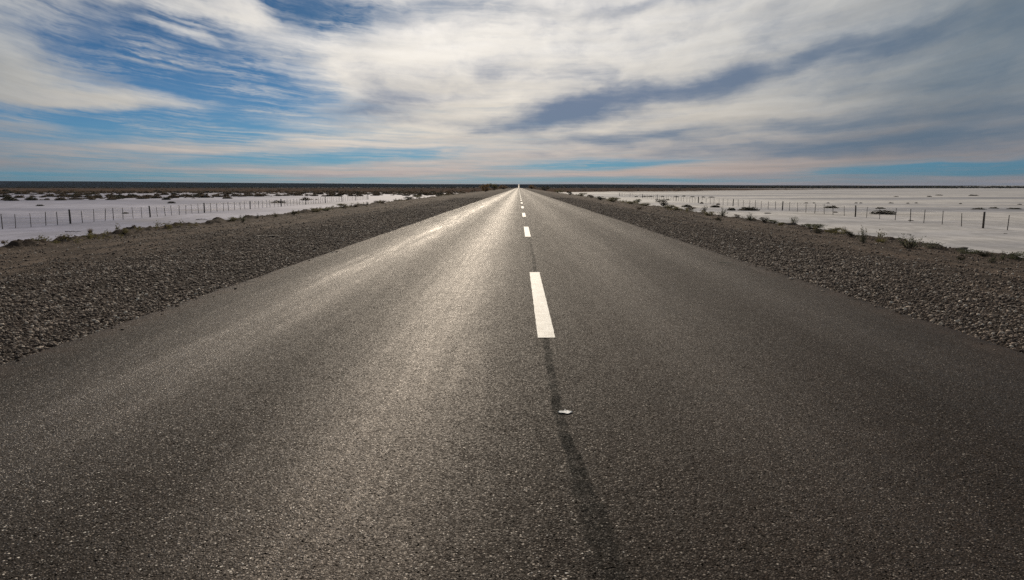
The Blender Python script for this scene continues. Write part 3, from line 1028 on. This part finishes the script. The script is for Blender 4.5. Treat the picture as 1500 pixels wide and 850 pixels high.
def shrub_shape(kind, seed):
    """unit-size plant: about 1 high and 1 wide; returns (stem verts, quads, tris), (leaf verts, faces, tone)"""
    r = random.Random(seed)
    nr = np.random.default_rng(seed)
    sv, sf, st = [], [], []
    cen = []
    tone = []

    def add_stem(path, rad):
        v, f, t = tube(path, rad, 4, False)
        b = len(sv)
        sv.extend(v)
        sf.extend([tuple(i + b for i in q) for q in f])

    if kind == 'bushy':
        lobes = [(r.uniform(-.34, .34), r.uniform(-.34, .34), r.uniform(.2, .72), r.uniform(.13, .24)) for _ in range(13)]
        for lx, ly, lz, lr in lobes:
            add_stem([(lx * .1, ly * .1, 0), (lx * .6, ly * .6, lz * .5), (lx, ly, lz + lr * .5)], [.016, .011, .005])
            m = int(48 * (lr / .18) ** 2)
            d = nr.normal(size=(m, 3))
            d /= np.linalg.norm(d, axis=1)[:, None]
            p = np.array([lx, ly, lz]) + d * lr * (0.35 + 0.75 * nr.random((m, 1)))
            p[:, 2] = np.maximum(p[:, 2], 0.02)
            cen.append(p)
            tone.append(np.clip(r.uniform(.25, .6) + nr.normal(size=m) * .2, 0, 1))
        cen = np.concatenate(cen)
        tone = np.concatenate(tone)
        lv, lf = leaves_np(cen, 0.085, 0, seed)
    elif kind == 'spindly':
        for k in range(16):
            a = r.uniform(0, 6.28)
            R_ = r.uniform(.05, .48)
            h = r.uniform(.45, 1.0) * (1.15 - R_ * .8)
            x, y = R_ * math.cos(a), R_ * math.sin(a)
            mid = (x * .5 + r.uniform(-.04, .04), y * .5 + r.uniform(-.04, .04), h * .55)
            add_stem([(x * .15, y * .15, 0), mid, (x, y, h)], [.013, .009, .004])
            m = r.randint(14, 30)
            u = 0.2 + 0.8 * nr.random(m)
            p = np.stack([x * u, y * u, h * u], 1) + nr.normal(size=(m, 3)) * 0.045
            p[:, 2] = np.maximum(p[:, 2], 0.02)
            cen.append(p)
            tone.append(np.clip(r.uniform(.3, .7) + nr.normal(size=m) * .18, 0, 1))
        cen = np.concatenate(cen)
        tone = np.concatenate(tone)
        lv, lf = leaves_np(cen, 0.075, 0, seed, 3.0)
    elif kind == 'grass':
        n = 150
        a = nr.random(n) * 6.283
        rad = nr.random(n) ** 0.7 * 0.30
        bx, by = rad * np.cos(a), rad * np.sin(a)
        lean = 0.15 + 0.35 * nr.random(n)
        h = 0.45 + 0.6 * nr.random(n)
        tx, ty = bx + lean * np.cos(a), by + lean * np.sin(a)
        mx, my = bx + lean * .35 * np.cos(a), by + lean * .35 * np.sin(a)
        w = 0.013
        px, py = -np.sin(a) * w, np.cos(a) * w
        z0 = np.zeros(n)
        v = np.stack([np.stack([bx - px, by - py, z0], 1), np.stack([bx + px, by + py, z0], 1), np.stack([mx + px, my + py, h * .6], 1), np.stack([mx - px, my - py, h * .6], 1),
                      np.stack([tx, ty, h], 1)], 1)
        i = (np.arange(n) * 5)[:, None]
        return None, (v.reshape(-1, 3), [i + np.array([[0, 1, 2, 3]]), i + np.array([[3, 2, 4]])], np.repeat(np.clip(nr.random(n), 0, 1), 5))
    else:                                       # 'mound': low dome of tight twiggy growth on a little heap of soil
        n = 620
        a = nr.random(n) * 6.283
        rr_ = np.sqrt(nr.random(n)) * 0.5
        lob = 1 + 0.22 * np.sin(a * 3 + seed) + 0.15 * np.sin(a * 5 + 2 * seed)
        x, y = rr_ * lob * np.cos(a), rr_ * lob * np.sin(a)
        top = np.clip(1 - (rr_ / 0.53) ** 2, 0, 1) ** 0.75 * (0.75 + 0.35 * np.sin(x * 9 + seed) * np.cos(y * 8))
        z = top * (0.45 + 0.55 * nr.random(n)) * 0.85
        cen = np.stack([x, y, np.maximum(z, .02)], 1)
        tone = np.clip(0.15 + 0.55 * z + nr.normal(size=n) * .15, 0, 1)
        lv, lf = leaves_np(cen, 0.11, 0, seed, 2.0)
        # soil heap
        k = 14
        hv = [(0, 0, 0.42)]
        for ring, (rad, hh) in enumerate(((.22, .36), (.40, .18), (.54, -.05))):
            for j in range(k):
                w = 2 * math.pi * j / k
                l = 1 + 0.22 * math.sin(w * 3 + seed) + 0.15 * math.sin(w * 5 + 2 * seed)
                hv.append((rad * l * math.cos(w), rad * l * math.sin(w), hh * r.uniform(.8, 1.1)))
        ht = [(0, 1 + j, 1 + (j + 1) % k) for j in range(k)]
        hq = []
        for ring in range(2):
            b = 1 + ring * k
            hq += [(b + j, b + k + j, b + k + (j + 1) % k, b + (j + 1) % k) for j in range(k)]
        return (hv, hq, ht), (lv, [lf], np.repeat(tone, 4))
    return (sv, sf, []), (lv, [lf], np.repeat(tone, 4))


PROTO = {}


def proto(kind, var, mat, mat_name):
    key = (kind, var, mat_name)
    if key not in PROTO:
        stem, leaf = shrub_shape(kind, 100 + 13 * var + len(kind))
        sm = None
        if stem is not None:
            so = mesh_np('stem' if kind != 'mound' else 'soil_heap', stem[0], [stem[1], stem[2]], M_stem if kind != 'mound' else M_soil, do_link=False, smooth_shade=kind == 'mound')
            sm = so.data
            bpy.data.objects.remove(so)
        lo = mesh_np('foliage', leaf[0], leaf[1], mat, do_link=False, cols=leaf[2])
        lm = lo.data
        bpy.data.objects.remove(lo)
        PROTO[key] = (sm, lm)
    return PROTO[key]


MATS = {'green': M_green, 'dark': M_dark, 'olive': M_olive, 'brown': M_brown, 'rust': M_rust}


def merged(kind, var, colour):
    """one mesh with both materials, for plants too small to show their parts"""
    key = (kind, var, colour, 'one')
    if key not in PROTO:
        sm, lm = proto(kind, var, MATS[colour], colour)
        if sm is None:
            PROTO[key] = lm
        else:
            def arr(me):
                v = np.empty(len(me.vertices) * 3, np.float32)
                me.vertices.foreach_get('co', v)
                return v.reshape(-1, 3), [tuple(p.vertices) for p in me.polygons]
            va, fa = arr(sm)
            vb, fb = arr(lm)
            me = bpy.data.meshes.new('plant')
            me.from_pydata(np.concatenate([va, vb]).tolist(), [], fa + [tuple(i + len(va) for i in f) for f in fb])
            me.materials.append(sm.materials[0])
            me.materials.append(lm.materials[0])
            mi = np.zeros(len(fa) + len(fb), np.int32)
            mi[len(fa):] = 1
            me.polygons.foreach_set('material_index', mi)
            tn = np.full(len(va) + len(vb), 0.4, np.float32)
            src = np.empty(len(vb), np.float32)
            lm.attributes['tone'].data.foreach_get('value', src)
            tn[len(va):] = src
            at = me.attributes.new('tone', 'FLOAT', 'POINT')
            at.data.foreach_set('value', tn)
            me.update()
            PROTO[key] = me
    return PROTO[key]


prnd = random.Random(21)


def plant(name, kind, colour, pos, w, h, label, cat, group=None, parts=False, var=None):
    var = prnd.randrange(5) if var is None else var
    rz = prnd.uniform(0, 6.28)
    if parts:
        root = empty(name, pos, rz)
        root.scale = (w, w, h)
        sm, lm = proto(kind, var, MATS[colour], colour)
        o = link(bpy.data.objects.new('foliage', lm), root)
        if sm is not None:
            link(bpy.data.objects.new('stems' if kind != 'mound' else 'soil_heap', sm), root)
    else:
        root = link(bpy.data.objects.new(name, merged(kind, var, colour)))
        root.location = pos
        root.rotation_euler = (0, 0, rz)
        root.scale = (w, w, h)
    tag(root, label, cat, group)
    return root


def at_px(px, py):
    p = hit(px, py)
    return p, (Vector((p.x, p.y, p.z)) - Vector((0, 0, CAM_H))).dot(CAM_M @ Vector((0, 0, -1)))


G_RV = 'shrubs along the right verge'
G_LV = 'shrubs along the left berm'
G_SM = 'dark scrub mounds on the salt flat'
right_verge = [
    # px, py(base), width, height, kind, colour, label
    (1488, 381, 24, 12, 'bushy', 'green', 'grey green shrub nearest the right frame edge on the right verge'),
    (1468, 380, 15, 11, 'spindly', 'green', 'loose grey green shrub just left of the bush nearest the right edge'),
    (1453, 385, 13, 14, 'spindly', 'green', 'upright tuft standing nearest the gravel in the right corner clump of shrubs'),
    (1443, 375, 16, 9, 'bushy', 'dark', 'dark shrub behind the upright tuft in the right corner clump'),
    (1418, 372, 26, 8, 'bushy', 'green', 'low flat shrub at the left end of the right corner clump, against the salt'),
    (1407, 381, 9, 7, 'bushy', 'dark', 'small dark tuft alone on the dirt in front of the right corner clump'),
    (1367, 364, 26, 10, 'spindly', 'green', 'wispy low shrub right beside the widest feathery shrub on the right verge'),
    (1333, 364, 42, 19, 'spindly', 'green', 'widest feathery shrub on the right verge, spilling over the salt edge'),
    (1290, 355, 14, 7, 'grass', 'olive', 'short sparse grass between the tall thin shrub and the widest feathery shrub'),
    (1264, 356, 17, 21, 'spindly', 'green', 'tall thin upright shrub, tallest on the right verge'),
    (1246, 347, 12, 8, 'bushy', 'dark', 'compact dark shrub just left of the tall thin upright shrub'),
    (1237, 342, 7, 8, 'spindly', 'dark', 'small spiky tuft behind the compact dark shrub on the right verge'),
    (1219, 341, 22, 7, 'bushy', 'olive', 'yellow green low shrub left of the small spiky tuft'),
    (1197, 342, 12, 7, 'bushy', 'dark', 'dark low tuft in front of the yellow green low shrub on the right verge'),
    (1192, 335, 28, 7, 'bushy', 'green', 'long low green shrub behind the dark low tuft at the salt edge'),
    (1162, 329, 17, 11, 'spindly', 'green', 'feathery shrub beside a dark soil lump on the right verge'),
    (1144, 331, 9, 5, 'bushy', 'olive', 'little olive tuft on dirt in front of the dark soil lump'),
    (1134, 327, 15, 5, 'bushy', 'green', 'flat green tuft left of the dark soil lump at the salt edge'),
    (1120, 325, 11, 7, 'bushy', 'dark', 'round dark bush right of the wide paired bush at the salt edge'),
    (1098, 322, 20, 8, 'spindly', 'green', 'wide grey green bush in front of the largest dome mound on the salt'),
    (1080, 319, 8, 5, 'bushy', 'brown', 'small brown tuft left of the wide grey green bush'),
    (1058, 317, 15, 11, 'spindly', 'green', 'pale feathery bush in the middle stretch of the right verge'),
    (1052, 323, 10, 5, 'bushy', 'dark', 'small dark tuft on gravel in front of the pale feathery bush'),
    (1038, 316, 13, 6, 'bushy', 'olive', 'yellowish low tuft left of the pale feathery bush'),
    (1032, 311, 11, 9, 'spindly', 'dark', 'dark upright bush behind the yellowish low tuft'),
    (1012, 308, 14, 4, 'bushy', 'brown', 'flat brown tuft right of the yellow tuft row on the right verge'),
    (990, 308, 15, 5, 'bushy', 'olive', 'broad yellow tuft at the right end of the yellow row'),
    (980, 305, 17, 5, 'bushy', 'olive', 'yellow tuft in front of the round dark green bush'),
    (971, 302, 15, 9, 'bushy', 'dark', 'round dark green bush, highest in the distant part of the right verge'),
    (944, 302, 13, 5, 'bushy', 'olive', 'small yellow olive tuft left of the round dark green bush'),
    (934, 297, 11, 5, 'bushy', 'green', 'green tuft behind the yellow tufts in the distant right verge'),
    (926, 299, 15, 5, 'bushy', 'olive', 'flat straw coloured tuft left of the small yellow olive tuft'),
    (936, 307, 6, 4, 'bushy', 'brown', 'tiny tuft alone on the gravel of the distant right shoulder'),
    (898, 296, 17, 6, 'bushy', 'olive', 'wide straw coloured tuft in the distant right verge'),
    (880, 293, 15, 5, 'bushy', 'dark', 'dark low bush far up the right verge'),
    (866, 290, 10, 4, 'bushy', 'brown', 'brown low bush farthest in the row along the right verge'),
]
for px, py, w, h, kind, colour, lab in right_verge:
    p, dep = at_px(px, py)
    sc = dep / F
    plant('shrub' if kind != 'grass' else 'grass_tuft', kind, colour, p - Vector((0, 0, 0.03)), w * sc * 1.3, h * sc * 1.3, lab, 'shrub' if kind != 'grass' else 'grass tuft', G_RV, parts=h >= 8)

left_verge = [
    (182, 343, 13, 9, 'spindly', 'olive', 'green yellow shrub nearest the camera on the left berm'),
    (132, 342, 8, 8, 'grass', 'brown', 'thin dry grass at the salt edge left of the nearest berm shrub'),
    (5, 357, 7, 6, 'grass', 'brown', 'thin dry grass at the left frame edge on the berm'),
    (340, 324, 14, 7, 'bushy', 'olive', 'low olive shrub left of the spiky berm shrub'),
    (356, 325, 14, 12, 'spindly', 'green', 'spiky shrub, tallest on the left berm'),
    (377, 320, 11, 8, 'spindly', 'dark', 'dark shrub just right of the spiky berm shrub'),
    (404, 318, 12, 8, 'spindly', 'olive', 'olive shrub third to the right from the spiky berm shrub'),
    (430, 315, 10, 6, 'bushy', 'dark', 'dark low shrub in the middle of the left berm'),
    (462, 311, 14, 7, 'bushy', 'olive', 'broad olive shrub past the dark low shrub on the left berm'),
    (478, 309, 12, 6, 'bushy', 'green', 'green shrub beside the broad olive shrub on the left berm'),
    (502, 304, 17, 6, 'bushy', 'olive', 'wide yellow green shrub in the distant left berm'),
    (522, 303, 12, 5, 'bushy', 'brown', 'brown shrub right of the wide yellow green shrub'),
    (538, 300, 8, 5, 'spindly', 'dark', 'small upright dark shrub in the distant left berm'),
    (558, 298, 18, 5, 'bushy', 'brown', 'wide brown shrub in the distant left berm'),
    (598, 292, 14, 5, 'bushy', 'dark', 'dark shrub far along the left berm'),
    (612, 290, 14, 4, 'bushy', 'olive', 'olive shrub farthest in the row on the left berm'),
]
for px, py, w, h, kind, colour, lab in left_verge:
    p, dep = at_px(px, py)
    sc = dep / F
    plant('shrub' if kind != 'grass' else 'grass_tuft', kind, colour, p - Vector((0, 0, 0.03)), w * sc * 1.15, h * sc * 1.1, lab, 'shrub' if kind != 'grass' else 'grass tuft', G_LV, parts=h >= 8)

crest_bushes = [
    (711, 281, 14, 9.5, 'bushy', 'rust', 'big dark rusty bush left of the road near the crest, leftmost of its clump'),
    (724, 279, 13, 8, 'bushy', 'olive', 'yellowish bush between two rusty bushes left of the road crest'),
    (738, 277.6, 14, 5.5, 'bushy', 'rust', 'low rusty bush beside the left edge of the road crest'),
    (779, 277.2, 12, 5, 'bushy', 'rust', 'rusty bush just right of the road crest'),
    (799, 279.5, 12, 6, 'bushy', 'dark', 'dark round bush right of the road crest on the verge'),
    (818, 282.5, 12, 4, 'bushy', 'olive', 'low olive bush on the right verge short of the crest'),
    (835, 286, 8, 5, 'bushy', 'dark', 'small dark bush on the right verge short of the salt'),
    (852, 287, 12, 4, 'bushy', 'olive', 'flat straw coloured bush on the right verge where the salt begins'),
]
for px, py, w, h, kind, colour, lab in crest_bushes:
    p, dep = at_px(px, py)
    sc = dep / F
    plant('bush', kind, colour, p - Vector((0, 0, 0.05)), w * sc * 1.2, h * sc * 1.35, lab, 'bush', 'bushes near the road crest', parts=h >= 8)

mounds = [
    (1295, 314, 33, 7, 'largest dome of dark scrub on the right salt flat, cut by the fence'),
    (1290, 306, 12, 3, 'small dark scrub mound right behind the largest dome'),
    (1218, 305, 19, 4, 'wide dark scrub mound behind the fence, left of the largest dome'),
    (1224, 311.5, 6, 2, 'tiny scrub mound just below the wide dark mound left of the largest dome'),
    (1433, 307, 17, 3, 'flat dark mound behind the nearest right fence post'),
    (1456, 305.5, 12, 2.4, 'small flat mound between two wider mounds by the right frame edge'),
    (1487, 306.5, 17, 2.6, 'flat dark mound closest to the right frame edge'),
    (1361, 288.5, 6, 1.8, 'small dark mound far out on the right salt, left of a flat pale one'),
    (1376, 286.5, 10, 1.5, 'flat mound far out on the right salt beside a small dark one'),
    (1425, 287, 12, 2, 'dark flat mound farthest out towards the right frame edge'),
    (1313, 288.5, 6, 1.2, 'faint low mound farthest out above the largest dome'),
    (1334, 323.5, 8, 1.8, 'low brown lump on bare salt right of the largest dome'),
    (1473, 342.5, 6, 1.5, 'tiny brown lump on bare salt below the nearest right fence post'),
    (1096, 308.5, 27, 6, 'wide dark dome in front of the right fence above the verge bushes'),
    (1072, 308.5, 11, 5, 'round dark mound just left of the wide dome before the right fence'),
    (1048, 304, 13, 4, 'dark mound before the fence, left of the round dark mound'),
    (1052, 300, 6, 2.4, 'tiny mound right behind a dark mound before the right fence'),
    (1028, 298.5, 5, 3, 'tiny upright mound at the foot of the distant right fence'),
    (1006, 303.5, 14, 4, 'leftmost wide dark mound before the distant right fence'),
    (1124, 313, 10, 1.8, 'flat dark streak of scrub right of the wide dome'),
    (978, 293.5, 5, 2.4, 'tiny scrub mound behind the round dark green verge bush'),
    (59, 302, 9, 3, 'lone dark mound behind the left fence near the frame edge'),
    (184, 313, 9, 2.4, 'flat dark mound seen through the left fence'),
    (251, 298, 10, 3.4, 'round dark mound in front of the left scrub belt'),
    (244, 293, 11, 5, 'pointed dark mound at the near edge of the left scrub belt'),
    (6, 281.5, 15, 4, 'dark bush mound at the left frame edge near the horizon'),
    (408, 297.5, 18, 4, 'wide dark mound among the distant left fence stakes'),
]
for px, py, w, h, lab in mounds:
    p, dep = at_px(px, py)
    sc = dep / F
    plant('scrub_mound', 'mound', 'dark' if w > 8 else 'brown', p - Vector((0, 0, 0.03)), w * sc, h * sc * 1.35, lab, 'scrub mound', G_SM, parts=w >= 14)

# rows of far dots on the right salt
for px, py, w in [(944, 288.5, 8), (952, 288.5, 9), (970, 288.6, 5), (991, 289, 8), (1002, 288, 5), (1014, 289, 6), (1030, 289.4, 5), (1042, 289.6, 8), (932, 288.6, 5)]:
    p, dep = at_px(px, py)
    plant('scrub_mound', 'mound', 'dark', p, w * dep / F, 2.0 * dep / F, 'small dark scrub mound in the far row along the distant right fence', 'scrub mound', 'far row of mounds by the right fence')
for px, py, w in [(1254, 298, 4), (1261, 298, 4), (1213, 298, 4), (1181, 298, 5), (1192, 298, 3.5), (1305, 298, 6), (1342, 298, 4), (1407, 299, 4), (1330, 298.3, 4), (1494, 300, 5)]:
    p, dep = at_px(px, py)
    plant('scrub_mound', 'mound', 'dark', p, w * dep / F, 1.9 * dep / F, 'tiny dark scrub mound in the line across the salt behind the right fence', 'scrub mound', 'line of tiny mounds on the right salt')

# scrub belt on the left: the 260 that show largest are plants of their own
srnd = random.Random(33)
cands = []
for _ in range(9000):
    py = 280.6 + 16.5 * srnd.random() ** 1.25
    px = srnd.uniform(-30, 680)
    if py > 288 and px > 540 - (py - 288) * 14:
        continue
    r = ray(px, py)
    t = (FLAT - CAM_H) / r.z
    x, y = r.x * t, r.y * t
    if x > -21:
        continue
    d = float(fbm(np.array([x / 30.0]), np.array([y / 60.0]), 3, 400)[0])
    edge = (py - 280.6) / 16.5
    if 0.6 * d - 0.70 * edge + 0.20 < srnd.uniform(-0.35, 0.50):
        continue
    cands.append((x, y, 0.9 + 2.3 * srnd.random() ** 1.7))
    if len(cands) >= 1700:
        break
cands.sort(key=lambda c: -c[2] / c[1])
for x, y, w in cands[:285]:
    plant('scrub_tuft', 'mound', srnd.choice(['dark', 'brown', 'brown']), (x, y, FLAT - 0.02), w, w * srnd.uniform(0.30, 0.55),
          'small brown tuft in the scattered scrub belt behind the left fence', 'scrub', 'scrub belt tufts behind the left fence')


def scatter_stuff(name, label, pts, kind, colour, seed, thin=1):
    """one mesh from many little plants, too many and too small to count"""
    V, Fq, Tn = [], [], []
    off = 0
    shapes = []
    for k in range(4):
        _, leaf = shrub_shape(kind, 500 + seed + k)
        n = len(leaf[0]) // 4
        sel = np.random.default_rng(k).permutation(n)[:max(30, n // thin)]
        v = leaf[0].reshape(n, 4, 3)[sel]
        c = v.mean(1, keepdims=True)
        v = c + (v - c) * (thin ** 0.5)
        shapes.append((v.reshape(-1, 3), leaf[2].reshape(n, 4)[sel].ravel()))
    rr = random.Random(seed)
    for x, y, z, w, h in pts:
        v, t = rr.choice(shapes)
        a = rr.uniform(0, 6.28)
        c, s = math.cos(a), math.sin(a)
        q = np.stack([(v[:, 0] * c - v[:, 1] * s) * w + x, (v[:, 0] * s + v[:, 1] * c) * w + y, v[:, 2] * h + z], 1)
        V.append(q)
        Tn.append(t)
        m = len(q) // 4
        Fq.append(np.arange(m * 4).reshape(m, 4) + off)
        off += m * 4
    o = mesh_np(name, np.concatenate(V), np.concatenate(Fq), MATS[colour], cols=np.concatenate(Tn))
    tag(o, label, None, None, 'stuff')
    return o


pts = [(x, y, FLAT - 0.02, w, w * srnd.uniform(0.25, 0.45)) for x, y, w in cands[285:]]
for _ in range(700):
    y = 380 + 900 * srnd.random() ** 1.5
    x = srnd.uniform(-0.78, 0.9) * y
    if abs(x) < 22:
        continue
    if x > 0 and y < (405 + 1.45 * x) * 1.05:
        continue
    w = srnd.uniform(1.4, 3.6)
    pts.append((x, y, FLAT, w, w * srnd.uniform(.22, .4)))
scatter_stuff('low_scrub', 'low brown scrub covering the plain beyond the salt', pts, 'mound', 'brown', 61, 12)

# dark belt of far bushes below the hills
pts = []
for _ in range(2600):
    y = srnd.uniform(1700, 2600)
    x = srnd.uniform(-0.8, 0.85) * y
    if abs(x) < 14:
        continue
    if 0 < x / y < 0.22 and srnd.random() < 0.6:
        continue
    w = srnd.uniform(7, 22)
    hh = srnd.uniform(2.2, 4.6) * (0.8 + 0.8 * max(0.0, float(fbm(np.array([x / 160.0]), np.array([0.0]), 3, 77)[0])))
    if x / y > 0.3:
        hh *= 1.9
    pts.append((x, y, float(terrain_z(x, y)), w, hh))
scatter_stuff('far_bushland', 'dark belt of far bushes beneath the low hills', pts, 'bushy', 'dark', 71, 10)

# little tufts and dry stalks that grow among the stones on the verges
pts = []
for side, crest in ((-1, 9.2), (1, 6.6)):
    for _ in range(420):
        y = (7 if side > 0 else 19) + 130 * srnd.random() ** 1.8
        s = crest + srnd.gauss(0.15, 0.55)
        if s > crest + 1.6:
            continue
        if float(fbm(np.array([y / 6.0]), np.array([side * 3.0]), 3, 410)[0]) < -0.05:
            continue
        x = ROAD_L - s if side < 0 else ROAD_R + s
        w = srnd.uniform(0.12, 0.38)
        pts.append((x, y, float(emb_z(side, np.array([s]), np.array([y]))[0]) - 0.01, w, w * srnd.uniform(0.4, 0.9)))
scatter_stuff('weeds', 'sparse dry weeds along the outer edges of both shoulders', pts, 'spindly', 'olive', 81, 5)

# ------------------------------------------------------------------ air


def build_haze():
    m = bpy.data.materials.new('haze')
    m.use_nodes = True
    t = m.node_tree
    t.nodes.clear()
    out = t.nodes.new('ShaderNodeOutputMaterial')
    vol = t.nodes.new('ShaderNodeVolumePrincipled')
    vol.inputs['Color'].default_value = (0.45, 0.62, 0.95, 1)
    vol.inputs['Density'].default_value = 2.3e-5
    vol.inputs['Anisotropy'].default_value = 0.0
    t.links.new(vol.outputs[0], out.inputs['Volume'])
    a, b0, b1, z0, z1 = 17000, -1000, 17000, -4.0, 85.0
    v = [(-a, b0, z0), (a, b0, z0), (a, b1, z0), (-a, b1, z0), (-a, b0, z1), (a, b0, z1), (a, b1, z1), (-a, b1, z1)]
    f = [(3, 2, 1, 0), (4, 5, 6, 7), (0, 1, 5, 4), (1, 2, 6, 5), (2, 3, 7, 6), (3, 0, 4, 7)]
    o = mesh_np('haze', v, [f], m)
    tag(o, 'thin blue air between the camera and the far hills', None, None, 'stuff')


build_haze()

# ------------------------------------------------------------------ small things


def clod(px, py, w, h, label, n=7, fat=1.0):
    p, dep = at_px(px, py)
    sc = dep / F
    iv, jf = icosa()
    r = np.random.default_rng(int(px))
    vs, fs = [], []
    for k in range(n):
        v = iv * (0.7 + 0.6 * r.random((12, 1))) * np.array([0.28, 0.22, 0.45]) * fat * r.uniform(0.6, 1.25)
        v = v + np.array([(k - (n - 1) / 2) / (n - 0.5) + r.uniform(-.05, .05), r.uniform(-.12, .12), fat * (0.15 + r.uniform(-.1, .15))])
        vs.append(v)
        fs.append(jf + 12 * k)
    o = mesh_np('soil_lump', np.concatenate(vs), np.concatenate(fs), M_soil)
    o.location = p
    o.scale = (w * sc, w * sc, h * sc)
    tag(o, label, 'soil lump')


clod(1154, 330, 20, 6, 'dark lump of turned soil at the salt edge of the right verge')
clod(1404, 366, 18, 5, 'dark lump of turned soil left of the right corner clump of shrubs')
clod(392, 347, 36, 6, 'long dark ridge of clods lying on the left gravel shoulder', 22, 0.5)


def stick(px, py, length_px, label, mat, thick=0.006, z=0.012, name='dry_twig', rz=0.0):
    p, dep = at_px(px, py)
    L = length_px * dep / F
    r = random.Random(int(px))
    vs, fq = [], []

    def add(path, rad):
        v, f, t = tube(path, rad, 5, False)
        b = len(vs)
        vs.extend(v)
        fq.extend([tuple(i + b for i in q) for q in f])
    n = 7
    main = [((i / (n - 1) - .5) * L, r.uniform(-.1, .1) * L, z + r.uniform(0, .06) * L) for i in range(n)]
    add(main, [thick * (1 - .6 * i / n) for i in range(n)])
    for k in (1, 3, 4, 5):
        a = main[k]
        e = (a[0] + r.uniform(.05, .2) * L, a[1] + r.choice((-1, 1)) * r.uniform(.15, .35) * L, a[2] + r.uniform(0, .08) * L)
        add([a, e], [thick * .7, thick * .3])
    o = mesh_np(name, vs, [fq], mat)
    o.location = p
    o.rotation_euler = (0, 0, rz)
    tag(o, label, 'twig')


M_straw = mat_plain('pale_straw', (0.36, 0.31, 0.23), (0.50, 0.44, 0.34), 0.7, 60)
stick(1063, 387, 18, 'pale dry twig lying on the right lane of the road', M_straw, 0.008, 0.014)
stick(107, 341, 22, 'dry brown branch lying on the salt left of the berm', M_stem, 0.03, 0.05)
stick(295, 323, 17, 'dry brown branch lying on the salt beyond the spiky berm shrub', M_stem, 0.035, 0.06)


def scrap():
    p, dep = at_px(828, 604.5)
    r = np.random.default_rng(3)
    L, W = 21 * dep / F, 0.045
    nx, ny = 13, 7
    vs = []
    for j in range(ny):
        for i in range(nx):
            u, w = i / (nx - 1) * 2 - 1, j / (ny - 1) * 2 - 1
            half = W * 0.5 * (1 - abs(u) ** 2.2) * (1 + 0.35 * math.sin(5 * u))
            vs.append((u * L / 2, w * half, 0.006 + 0.005 * r.random() * (1 - w * w) + (0.008 if (i == 6 and j > 4) else 0)))
    top = np.array(vs)
    bot = top * np.array([1, 1, 0]) + np.array([0, 0, 0.0035])
    n = len(top)
    f = grid_faces(ny, nx)
    rim = [j * nx for j in range(ny)]
    ring = list(range(nx)) + [nx * j + nx - 1 for j in range(1, ny)] + [nx * (ny - 1) + i for i in range(nx - 2, -1, -1)] + [nx * j for j in range(ny - 2, 0, -1)]
    side = [(ring[k], ring[(k + 1) % len(ring)], ring[(k + 1) % len(ring)] + n, ring[k] + n) for k in range(len(ring))]
    o = mesh_np('litter_scrap', np.concatenate([top, bot]), np.concatenate([f, f[:, ::-1] + n, np.array(side)]), M_scrap)
    o.location = (p.x, p.y, float(road_surf(np.array(p.x), np.array(p.y))))
    tag(o, 'small crushed whitish scrap lying on the dark seam of the road', 'litter')


scrap()
